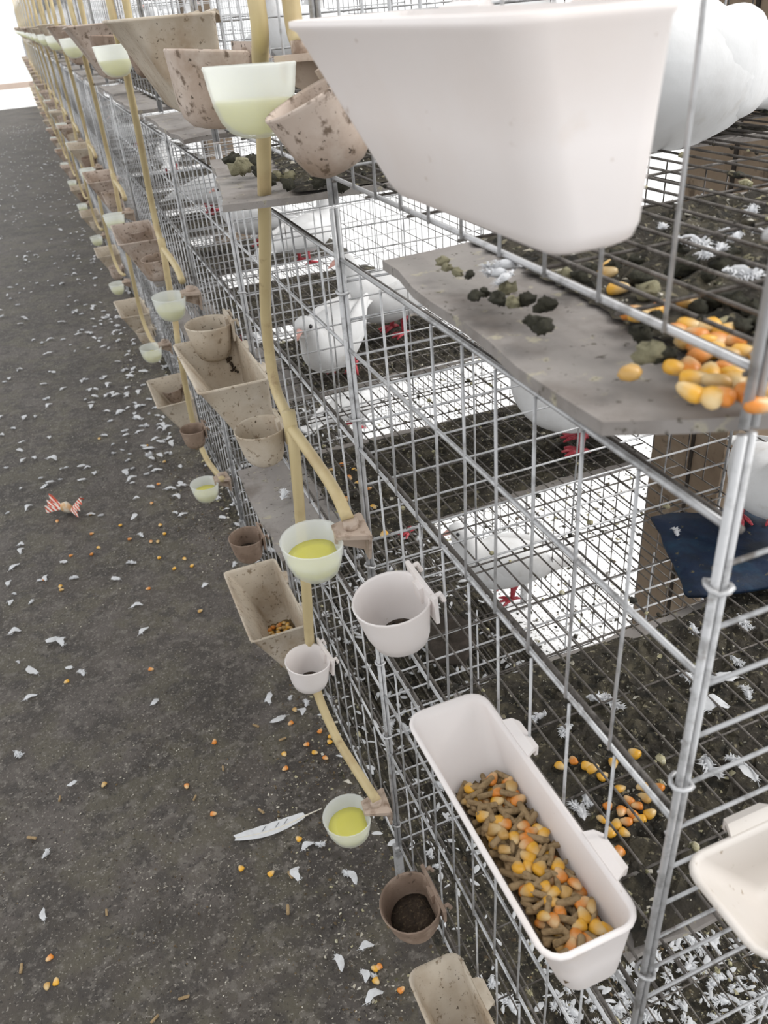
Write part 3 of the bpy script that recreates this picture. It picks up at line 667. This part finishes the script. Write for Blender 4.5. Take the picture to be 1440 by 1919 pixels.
# full middle trough
tx, ty, tz = 0.955, 0.935, -2.10
fill = tz-0.205
bed('feed_bed', -0.208, -0.013, 0.035, 0.735, -0.212, near_troughs[(1,0)])
def third(u): return ('at the near end', 'in the near half', 'in the far half', 'at the far end')[min(3, int(u*4))]
def feed(x, y, z, pel):
    w = third((y-ty-0.06)/0.69); side = 'cage side' if x > tx-0.12 else 'aisle side'
    if pel: pellet((x, y, z), '%s of the full white trough, %s' % (w, side), 'pellets %s of the full white trough, %s' % (w, side))
    else: kernel((x, y, z), '%s of the full white trough, %s' % (w, side), 'corn %s of the full white trough, %s' % (w, side), 0.55)
for i, (x, y) in enumerate(spots(170, tx-0.188, tx-0.036, ty+0.065, ty+0.71, 0.0195)):
    feed(x, y, fill+R.uniform(0.005, 0.022), R.random() < 0.62)
for (x, y) in spots(95, tx-0.185, tx-0.038, ty+0.07, ty+0.69, 0.0255):
    feed(x, y, fill+0.036+R.uniform(0, 0.008), R.random() < 0.5)
# bottom-tier trough with a few pellets
for (x, y) in spots(16, 0.80, 0.91, 1.50, 1.72, 0.026):
    pellet((x, y, -4.20-TD+0.065+R.uniform(0, .03)), 'in the yellowed bottom trough', 'pellets in the yellowed bottom trough')
for p in ((0.80,1.68),(0.83,1.62)):
    kernel((p[0], p[1], -4.20-TD+0.09), 'among the pellets of the yellowed bottom trough', 'corn in the yellowed bottom trough')
# wide bottom trough
bed('feed_bed', -0.26, -0.02, 0.06, 0.62, -0.40, near_troughs[(2,1)], 9)
for (x, y) in spots(46, 0.75, 0.95, 4.95, 5.42, 0.036):
    kernel((x, y, -4.10-0.375), 'in the wide soiled bottom trough', 'corn in the wide soiled trough', 0.5, 0.95)
# corn on the near top tray
ztr = -0.57-0.075+0.018
tray_px = [(1182,697),(1268,690),(1295,690),(1300,708),(1335,746),(1297,735),(1352,742),(1420,757),(1330,700),(1352,690),(1375,700),(1345,715),(1380,712),(1315,665),(1340,655),(1395,660),(1285,640),(1305,628),(1270,620),(1290,610),(1330,612),(1345,640),(1375,640),(1310,650),(1360,620),(1292,568),(1200,592),(1222,585),(1185,585),(1140,500),(1136,512),(1158,540),(1275,510),(1398,512),(1425,700),(1432,730),(1430,670),(1405,735),(1322,640),(1365,665),(1240,575),(1390,690)]
def tzone(px, py): return 'beside the corner post' if px > 1370 else 'at the bare front edge' if py > 680 else 'under the front wires' if py > 600 else 'far back under the wires' if px > 1050 else 'by the fluffy down'
for (px, py) in tray_px:
    kernel(onz(px, py, ztr), 'on the near top tray, '+tzone(px, py), 'corn on the near top tray, '+tzone(px, py), 0.3, 0.98)
ztm = -2.64-0.075+0.03
for (px, py) in [(1075,1425),(1110,1440),(1130,1455),(1150,1430),(1165,1520),(1180,1500),(1175,1540),(1195,1510),(1210,1495),(1200,1535),(1155,1545),(1170,1560),(1190,1412),(1205,1475),(1235,1475),(1160,1597),(1130,1535),(1185,1525),(1140,1510),(1100,1435),(1162,1478),(1050,1435),(1218,1525),(1145,1560)]:
    kernel(onz(px, py, ztm), 'on the dark tray beside the full white trough', 'corn on the near middle tray', 0.3)
for (px, py) in [(640,870),(655,895),(670,905),(620,880),(680,930),(700,950),(665,880),(690,915),(610,900),(720,1000),(650,935)]:
    kernel(onz(px, py, -2.715+0.02), 'on the second middle tray behind the branch hose', 'corn on the second middle tray', 0.3)
# ------------------------------------------------------------------ dropping clumps on the near top tray
def clump_mesh(seed, mat):
    rr = random.Random(seed); b = MB(); n = 10; rs = []
    for i in range(7):
        a = math.pi*(i+0.15)/6.3
        rs.append([(math.sin(a)*math.cos(2*math.pi*k/n)*rr.uniform(.4,1.4), math.sin(a)*math.sin(2*math.pi*k/n)*rr.uniform(.4,1.4), -math.cos(a)*0.7*rr.uniform(.5,1.3)) for k in range(n)])
    b.rings(rs); return b.mesh('dropping_clump', mat, True)
CLM = [clump_mesh(i, m) for i, m in enumerate(('clump_dark','clump_dark','clump_pale','clump_dark','clump_pale'))]
def clump(px, py, s, i, label, grp, z=None):
    p = onz(px, py, ztr+s*0.4 if z is None else z)
    return tag(link('dropping_clump', CLM[i], None, W(*p), (R.uniform(-.4,.4), R.uniform(-.4,.4), R.uniform(0,6)), s), label, 'dropping', grp)
for (px, py, s, i) in [(893,553,.026,0),(908,548,.02,1),(935,560,.03,1),(960,565,.024,4),(985,560,.03,0),(1020,570,.032,0),(1005,605,.028,0),(1018,612,.03,1),(992,600,.02,3),(950,540,.03,4),(830,490,.026,4),(840,500,.02,2),(860,510,.02,2),(880,515,.018,1),(1110,505,.026,0),(1090,520,.03,0),(1060,515,.03,4),(1200,520,.045,3),(1215,545,.035,2),(1160,480,.034,0),(1190,490,.03,1),(1215,660,.04,2),(1250,665,.03,0),(1205,625,.03,1),(1285,500,.05,0),(1270,470,.035,1),(1320,520,.03,0),(1350,500,.035,1),(1340,560,.04,3),(1380,570,.045,0),(1410,580,.035,1),(1310,575,.03,3),(1390,610,.03,0),(1230,600,.035,1),(1150,500,.03,3),(1370,470,.03,0),(1430,600,.04,3),(1300,445,.03,0),(1410,490,.03,2)]:
    clump(px, py, s*0.8, i, '%s dropping clump on the near top tray, %s' % ('pale crumbly' if i in (2, 4) else 'dark olive', tzone(px, py)), 'dropping clumps on the near top tray, %s, %s' % ('pale' if i in (2, 4) else 'dark', tzone(px, py)))
for (px, py, s, i) in [(440,300,.05,0),(452,312,.055,4),(470,305,.05,1),(487,320,.04,0),(500,335,.04,1),(520,330,.03,4),(540,345,.035,0),(545,330,.03,4),(600,340,.035,1),(640,350,.03,0)]:
    clump(px, py, s, i, '%s dropping clump on the second top tray by the hose' % ('pale crumbly' if i in (2, 4) else 'dark'), 'dropping clumps on the second top tray')
# ------------------------------------------------------------------ feathers
def feather_mesh(seed, L=0.13, wd=0.028, curl=0.02):
    rr = random.Random(seed); b = MB(); n = 8; left = []; mid = []; right = []
    for i in range(n+1):
        u = i/n; w_ = wd*(math.sin(math.pi*min(1, u*0.80+0.17))**0.55)*rr.uniform(.93,1.05)*(0.6 if u < 0.15 else 1); y = curl*math.sin(u*2.6)*2
        x = L*(u-0.5); z = 0.010+curl*math.sin(u*3.0)*1.2
        mid.append((x, y, z+0.006)); left.append((x-0.012*rr.uniform(.8,1.2), y+w_, z+0.008*rr.uniform(-.6,1.0))); right.append((x-0.012*rr.uniform(.8,1.2), y-w_, z+0.007*rr.uniform(-.6,1.0)))
    vs = left+mid+right; fs = []; k = n+1
    for i in range(n): fs += [(i, i+1, k+i+1, k+i), (k+i, k+i+1, 2*k+i+1, 2*k+i)]
    b.add(vs, fs); b.tube([(-L*0.78, 0, 0.003)]+mid[::4], 0.0022, 3)
    for i in range(14):
        a = rr.uniform(-1, 1); x0 = -L*0.5+rr.uniform(0, .03); l = rr.uniform(.012, .03)
        b.add([(x0, a*0.012, 0.008), (x0+0.006, a*0.012, 0.008), (x0-l*0.4, a*(0.012+l), 0.02*rr.random())], [(0,1,2)])
    return b.mesh('feather', 'feather')
def down_mesh(seed, r=0.045, n=70):
    rr = random.Random(seed); b = MB()
    for i in range(n):
        u = rr.uniform(-0.9, 0.5); sd_ = rr.choice((-1, 1)); a = sd_*rr.uniform(0.25, 1.25); l = r*rr.uniform(.30,.75)*(1.1-0.5*abs(u)); w_ = r*0.045; h = rr.uniform(0.003, r*0.42)
        c, s = math.cos(a), math.sin(a); ox = u*r; oy = 0.12*r*math.sin(3*u); bend = rr.uniform(-.5,.5)*l
        mx_, my_ = ox+c*l*0.6, oy+s*l*0.6; ex, ey = ox+c*l-s*bend, oy+s*l+c*bend
        b.add([(ox-s*w_, oy+c*w_, 0.004), (ox+s*w_, oy-c*w_, 0.004), (mx_+s*w_*1.3, my_-c*w_*1.3, h), (ex, ey, h*0.8), (mx_-s*w_*1.3, my_+c*w_*1.3, h)], [(0,1,2,4), (4,2,3)])
    k = 8; ring = []
    for q, z in ((0.62, 0.003), (0.45, 0.012+r*0.12), (0.12, 0.014+r*0.2)):
        ring.append([(-0.15*r+q*r*math.cos(6.283*i/k)*rr.uniform(.8,1.1), q*r*0.42*math.sin(6.283*i/k)*rr.uniform(.7,1.2), z) for i in range(k)])
    b.rings(ring)
    return b.mesh('down_tuft', 'feather')
def fzone(px, py):
    if py > 1580: w = 'in the foreground'
    elif py > 1290: w = 'level with the long feather'
    elif py > 1050: w = 'level with the corn trough'
    elif py > 880: w = 'level with the candy wrapper'
    elif py > 600: w = 'beyond the wrapper'
    elif py > 400: w = 'far beyond the wrapper'
    else: w = 'towards the far end'
    side = 'close to the cages' if px > 0.47*py-190+0.0*px and px > 90+(py-190)*0.22 else 'out on the left'
    return w+', '+side, side
FEA = [feather_mesh(i, 0.10+0.014*i, 0.030+0.006*(i % 3), 0.010*(1+i % 3)) for i in range(5)]
DOWN = [down_mesh(i, 0.04+0.008*i) for i in range(4)]
occ = []
def on_floor(p, label, grp, me, sc=1.0, name='feather', tilt=0.08):
    return tag(link(name, me, None, W(p[0], p[1], GZ+0.012), (R.uniform(-tilt,tilt), R.uniform(-tilt,tilt), R.uniform(0,6.28)), sc), label, 'feather', grp)
# ones that can be read in the photograph, in the near half of the aisle
near_px = [(38,918),(15,963),(58,955),(172,967),(190,968),(247,907),(257,937),(330,963),(345,967),(248,972),(265,1005),(40,1025),(45,1035),(75,1090),(90,1085),(20,1095),(28,1115),(15,1135),(30,1065),(140,1085),(120,1055),(220,1085),(247,1057),(272,1185),(258,1140),(60,1130),(30,1190),(125,1205),(35,1243),(65,1257),(130,1253),(155,1263),(100,1200),(60,1310),(35,1416),(288,1320),(135,1470),(88,1602),(85,1715),(520,1350),(545,1310),(510,1315),(560,1340),(575,1320),(500,1310),(580,1590),(600,1585),(565,1640),(660,1650),(650,1640),(690,1780),(680,1835),(700,1830),(635,1810),(705,1875),(440,1060),(455,1100),(380,1100),(445,985),(330,935),(410,935),(440,945),(420,970)]
for i, (px, py) in enumerate(near_px):
    p = onz(px, py, GZ)
    if i % 3 == 1: on_floor(p, 'white downy tuft on the aisle, '+fzone(px, py)[0], 'down tufts on the aisle, '+fzone(px, py)[0], DOWN[i % 4], R.uniform(.75,1.2), 'down_feather')
    else: on_floor(p, 'small white feather on the aisle, '+fzone(px, py)[0], 'feathers on the aisle, '+fzone(px, py)[0], FEA[i % 5], R.uniform(.62,1.0))
cnt = 0
while cnt < 255:
    px = R.uniform(0, 470); py = 225+(920-225)*R.random()**0.85
    xe = 60+(py-190)*0.42
    if px > xe: continue
    if R.random() > 0.16+0.84*max(0, 1-(xe-px)/150)*(1.0 if 560 < py < 830 else 0.6): continue
    p = onz(px, py, GZ)
    if p.y > 45: continue
    on_floor(p, 'small white feather on the aisle, '+fzone(px, py)[0], 'feathers on the aisle, '+fzone(px, py)[0], R.choice(FEA+DOWN), R.uniform(.7,1.2)); cnt += 1
# feathers beyond counting: under the cages and far down the aisle
def feather_litter(name, n, x0, x1, y0, y1, z, seed, smin=.5, smax=1.1, fluff=0):
    rr = random.Random(seed); b = MB()
    for _ in range(n):
        x, y, a, s = rr.uniform(x0, x1), rr.uniform(y0, y1), rr.uniform(0, 6.28), rr.uniform(smin, smax)*0.055
        c, sn = math.cos(a), math.sin(a); q = rr.uniform(.28, .5); h = rr.uniform(.004, .03); bd = rr.uniform(-.3, .3)
        pts = [(-1.0, bd*0.4, 0), (-0.55, q*0.8, .4), (0.1, q, .9), (0.7, q*0.75+bd*.3, 1), (1.0, bd*0.5, .8), (0.6, -q*0.7+bd*.2, .7), (0.0, -q*0.9, .5), (-0.6, -q*0.7, .2)]
        vs = [(x+(c*u-sn*v)*s, y+(sn*u+c*v)*s, z+h*w) for u, v, w in pts]+[(x, y, z+h*0.8+0.008)]
        b.add(vs, [(k, (k+1) % 8, 8) for k in range(8)])
    if fluff:
        src = [(me, [tuple(v.co/U) for v in me.vertices], [tuple(p.vertices) for p in me.polygons]) for me in DOWN]
        for _ in range(fluff):
            me, vs, fs = rr.choice(src); x, y, a, s = rr.uniform(x0, x1), rr.uniform(y0, y1), rr.uniform(0, 6.28), rr.uniform(.7, 1.5); c, sn = math.cos(a)*s, math.sin(a)*s
            b.add([(x+c*p[0]-sn*p[1], y+sn*p[0]+c*p[1], z+p[2]*s) for p in vs], fs)
    return b.mesh(name, 'feather')
o = link('feather_litter', feather_litter('feather_litter', 2400, 0.95, 3.05, 0.6, 24, 0.03, 5, .3, .9, 300), None, W(0, 0, GZ)); tag(o, 'white feathers strewn on the dung under the bottom cages', 'litter', kind='stuff')
o = link('feather_litter', feather_litter('feather_litter', 500, -3, 0.95, 20, 60, 0.01, 6, .5, .9), None, W(0, 0, GZ)); tag(o, 'white feathers too small to count at the far end of the aisle', 'litter', kind='stuff')
# tray feathers
for (px, py, s) in [(938,508,1.1),(945,530,0.8),(930,520,0.9)]:
    p = onz(px, py, ztr+0.03); tag(link('down_feather', DOWN[2], None, W(*p), (0.5, 0.2, R.uniform(0,6)), s), 'fluffy white down sitting on droppings of the near top tray', 'feather', 'down on the near top tray')
for (px, py) in [(1325,480),(1350,470),(1380,450),(1420,440),(1300,460),(1395,520),(1240,430),(1410,400),(1360,440)]:
    p = onz(px, py, ztr+0.03); tag(link('down_feather', DOWN[1], None, W(*p), (0.2, 0.2, R.uniform(0,6)), R.uniform(0.7, 1.2)), 'white down caught on the dark droppings at the back of the near top tray', 'feather', 'down at the back of the near top tray')
for (px, py, q) in [(1345,1335,0),(1300,1180,1),(1395,1170,1),(1120,1310,1),(1150,1320,2),(1090,1330,1),(1290,1270,1),(1380,1240,1),(1350,1270,0),(1410,1450,0),(1380,1430,1),(1330,1440,2),(1400,1300,1),(1060,1370,2),(1010,1345,1),(1100,1500,1),(1085,1520,2),(1265,1000,1)]:
    p = onz(px, py, ztm+0.01); me = (FEA[1], DOWN[2], DOWN[3])[q]
    tag(link('down_feather' if q else 'feather', me, None, W(*p), (0.1, 0.1, R.uniform(0,6)), R.uniform(0.7, 1.15)), 'white feather on the dark near middle tray', 'feather', 'feathers on the near middle tray')
tag(link('down_feather', DOWN[3], None, W(*onz(533,928,-2.69)), (0,0,1), 1.1), 'white feather on the bare front of the second middle tray', 'feather')
tag(link('down_feather', DOWN[2], None, W(*onz(1268,998,-2.58)), (0,0,1), 0.8), 'white down tuft on the dark blue mat', 'feather')
# the long quill feather
root = empty('flight_feather', W(*(onz(525,1548,GZ)+Vector((0,0,0.015)))))
q0, q1 = onz(446,1568,GZ), onz(608,1516,GZ); dv = (q1-q0); root.rotation_euler = (0.05, 0, math.atan2(dv.y, dv.x))
LQ = dv.length; b = MB(); n = 16; up = []; lo = []; md = []
for i in range(n+1):
    u = i/n; x = -LQ/2+LQ*0.80*u; wu = 0.058*math.sin(math.pi*(0.06+0.84*u))**0.6; wl_ = 0.036*math.sin(math.pi*(0.08+0.86*u))**0.6; y = -0.03*math.sin(math.pi*u)
    md.append((x, y, 0.01)); up.append((x-0.01, y+wu, 0.016+0.004*(i % 3 == 0))); lo.append((x-0.01, y-wl_, 0.006))
fs = []; k = n+1
for i in range(n): fs += [(i, i+1, k+i+1, k+i), (k+i, k+i+1, 2*k+i+1, 2*k+i)]
b.add(up+md+lo, fs); link('vane', b.mesh('vane', 'feather'), root)
b = MB(); b.tube(md+[(LQ/2, 0.02, 0.006)], [0.002+0.004*i/n for i in range(n+1)]+[0.004], 5); link('shaft', b.mesh('shaft', 'quill'), root)
for i in (6, 9, 11):
    b = MB(); x, y, z = md[i]; b.add([(x,y+0.006,0.0165),(x+0.035,y+0.036,0.0235),(x+0.028,y+0.037,0.0235),(x-0.006,y+0.006,0.0165)], [(0,1,2,3)]); link('barb_mark', b.mesh('barb_mark', 'quill_dark'), root)
tag(root, 'long white flight feather with dark slits lying on the aisle floor', 'feather')
# candy wrapper
root = empty('candy_wrapper', W(*(onz(130,962,GZ)+Vector((0,0,0.02)))), (0.25, 0, D(-40))); root.scale = (1.35, 1.5, 2.1)
for s in (1, -1):
    b = MB(); rows = []
    for i in range(4):
        u = i/3; x = s*(0.045+0.13*u); h = 0.02+0.075*u
        rows.append([(x, h*(v-0.5)*2*0.75, 0.03+0.02*((j % 2)*2-1)*u+0.05*u*(0.3+v)) for j, v in enumerate((0, .17, .33, .5, .67, .83, 1))])
    b.rings(rows, False, False, closed=False); b2 = b.mesh('twist_end', 'wrap', False)
    o = link('twist_end', b2, root)
    md_ = o.modifiers.new('thickness', 'SOLIDIFY'); md_.thickness = 0.0008
b = MB(); b.tube([(-0.055,0,0.03),(-0.03,0,0.035),(0,0.005,0.04),(0.03,0,0.035),(0.055,0,0.03)], [0.018,0.035,0.04,0.034,0.018], 8); link('wrapped_middle', b.mesh('wrapped_middle', 'wrap_mid'), root)
tag(root, 'crumpled red-and-white striped candy wrapper on the aisle floor', 'wrapper')
# loose corn on the aisle
floor_corn = [(400,1525),(560,1572),(452,1627),(508,1637),(93,1795),(105,1840),(88,1848),(402,1390),(533,1413),(195,1470),(350,1473),(535,1440),(115,1105),(82,1085),(375,1145),(278,1103),(283,1015),(327,1065),(360,1060),(346,1047),(298,1045),(243,1010),(170,963),(107,977),(296,1015),(308,1000),(172,1000),(226,984),(113,1099),(185,1026),(172,1038),(133,1041),(283,1254),(125,1277),(308,865),(370,840),(275,835),(186,822),(297,907),(284,943),(300,984),(710,1812),(705,1838),(752,1855),(703,1815),(620,1380),(600,1370),(575,1395),(610,1420),(545,1355),(553,1330),(618,1390),(590,1410)]
for (px, py) in floor_corn:
    kernel(onz(px, py, GZ+0.014)+Vector((0,0,0.0)), 'loose on the aisle, '+fzone(px, py)[0], 'loose corn on the aisle floor, '+fzone(px, py)[0], 0.15, 0.9)
for (px, py) in [(112,1497),(200,1710),(290,1910),(345,1870),(540,1705),(480,1360),(530,1385),(418,1440),(60,1570),(545,1640),(365,1495),(40,1815),(490,1520)]:
    pellet(onz(px, py, GZ+0.012), 'loose on the aisle, '+fzone(px, py)[0], 'loose pellets on the aisle floor, '+fzone(px, py)[0], 0.05)
# stray bits and dung on the ground
o = link('floor_debris', flake_mesh('floor_debris', 8000, -5.5, 0.95, 1.0, 22, ['bits_pale','bits_brown','bits_brown','bits_pale'], 0.004, 0.015, 21), None, W(0,0,GZ)); tag(o, 'fine crumbs and grit scattered over the aisle floor', 'debris', kind='stuff')
o = link('floor_debris', flake_mesh('floor_debris', 4600, 0.35, 1.05, 1.0, 16, ['bits_pale','bits_brown','clump_dark','bits_brown','bits_brown','clump_pale','dung'], 0.006, 0.024, 22), None, W(0,0,GZ)); tag(o, 'crumbs and husks piled along the foot of the cages', 'debris', kind='stuff')
o = link('ground_droppings', flake_mesh('ground_droppings', 9000, 0.92, 3.1, 0.6, 18, ['clump_dark','dung','bits_brown','bits_pale','clump_pale'], 0.012, 0.05, 23), None, W(0,0,GZ)); tag(o, 'thick droppings and husks on the ground under the bottom cages', 'droppings', kind='stuff')

gm = crust_mesh(2.1, 40.0, 90, 0.05, seed=44)
tag(link('ground_crust', gm, None, W(0.96, 0.5, GZ+0.006)), 'dark crust of droppings on the ground under the bottom cages', 'droppings', kind='stuff')
o = link('feather_litter', feather_litter('feather_litter', 500, 1.5, 3.1, 0.4, 2.4, 0.045, 51, .25, .8, 230), None, W(0, 0, GZ)); tag(o, 'dense white feathers on the ground under the near end of the row', 'litter', kind='stuff')
o = link('ground_droppings', flake_mesh('ground_droppings', 1600, 1.4, 3.1, 0.4, 2.5, ['clump_dark','dung','bits_brown','clump_pale'], 0.008, 0.028, 61, z=0.055), None, W(0,0,GZ)); tag(o, 'dark crumbs over the feathers under the near end of the row', 'droppings', kind='stuff')

# dung stuck to the wires of the near cages
for t, (tn, fz) in enumerate(TIERS):
    for k in range(3):
        rr = random.Random(t*7+k); b = MB()
        for _ in range(90):
            if rr.random() < 0.6: x, y = rr.choice(FL_X), rr.uniform(0.05, PITCH-0.05)
            else: x, y = rr.uniform(0.1, DEPTH-0.1), rr.choice(FL_Y)
            b.cur = rr.randrange(3); s_ = 0.006+0.018*rr.random()**2; n = 6; rs = []
            for i in range(4):
                a = math.pi*(i+0.2)/3.4; rs.append([(x+s_*math.sin(a)*math.cos(6.283*q/n)*rr.uniform(.6,1.2), y+s_*1.4*math.sin(a)*math.sin(6.283*q/n)*rr.uniform(.6,1.2), 0.004-s_*0.7*math.cos(a)) for q in range(n)])
            b.rings(rs)
        tag(link('stuck_droppings', b.mesh('stuck_droppings', ['clump_dark', 'dung', 'clump_pale']), [o for o in COL.objects if o.name.startswith('pigeon_cage') and o.get('label') == '%s-tier wire pigeon cage, %s' % (tn, place_word(k))][0]), kind='stuff')
o = link('ground_droppings', flake_mesh('ground_droppings', 5000, 3.0, 6.0, 1.5, 16, ['clump_dark','dung','bits_brown','clump_dark','clump_pale'], 0.008, 0.05, 71), None, W(0,0,GZ)); tag(o, 'dark droppings speckling the bright ground behind the cages', 'droppings', kind='stuff')
# dried brown streak inside the wide middle trough
b = MB(); rr = random.Random(8)
for i in range(26):
    u = i/25; x = -0.13+0.07*u+rr.uniform(-.02,.02); z = -0.03-0.24*u; y = 0.978-0.14*(-z/0.48)-0.004; s_ = rr.uniform(.006,.018); n = 7
    rs = []
    for q in range(3):
        a = 1.57*(q+0.05)/2.1; rs.append([(x+s_*math.cos(a)*math.cos(6.283*k/n)*rr.uniform(.6,1.3), y-s_*0.35*math.sin(a), z+s_*math.cos(a)*math.sin(6.283*k/n)*rr.uniform(.6,1.3)) for k in range(n)])
    b.rings(rs)
tag(link('dried_streak', b.mesh('dried_streak', 'grit'), near_troughs[(1,1)]), 'rusty-brown dried streak', kind='stuff')
o = link('floor_debris', flake_mesh('floor_debris', 5200, -2.8, 0.95, 1.6, 8.5, ['bits_pale','bits_brown','bits_brown','bits_pale','grit'], 0.003, 0.012, 91), None, W(0,0,GZ)); tag(o, 'tiny pale and brown specks on the near aisle floor', 'debris', kind='stuff')
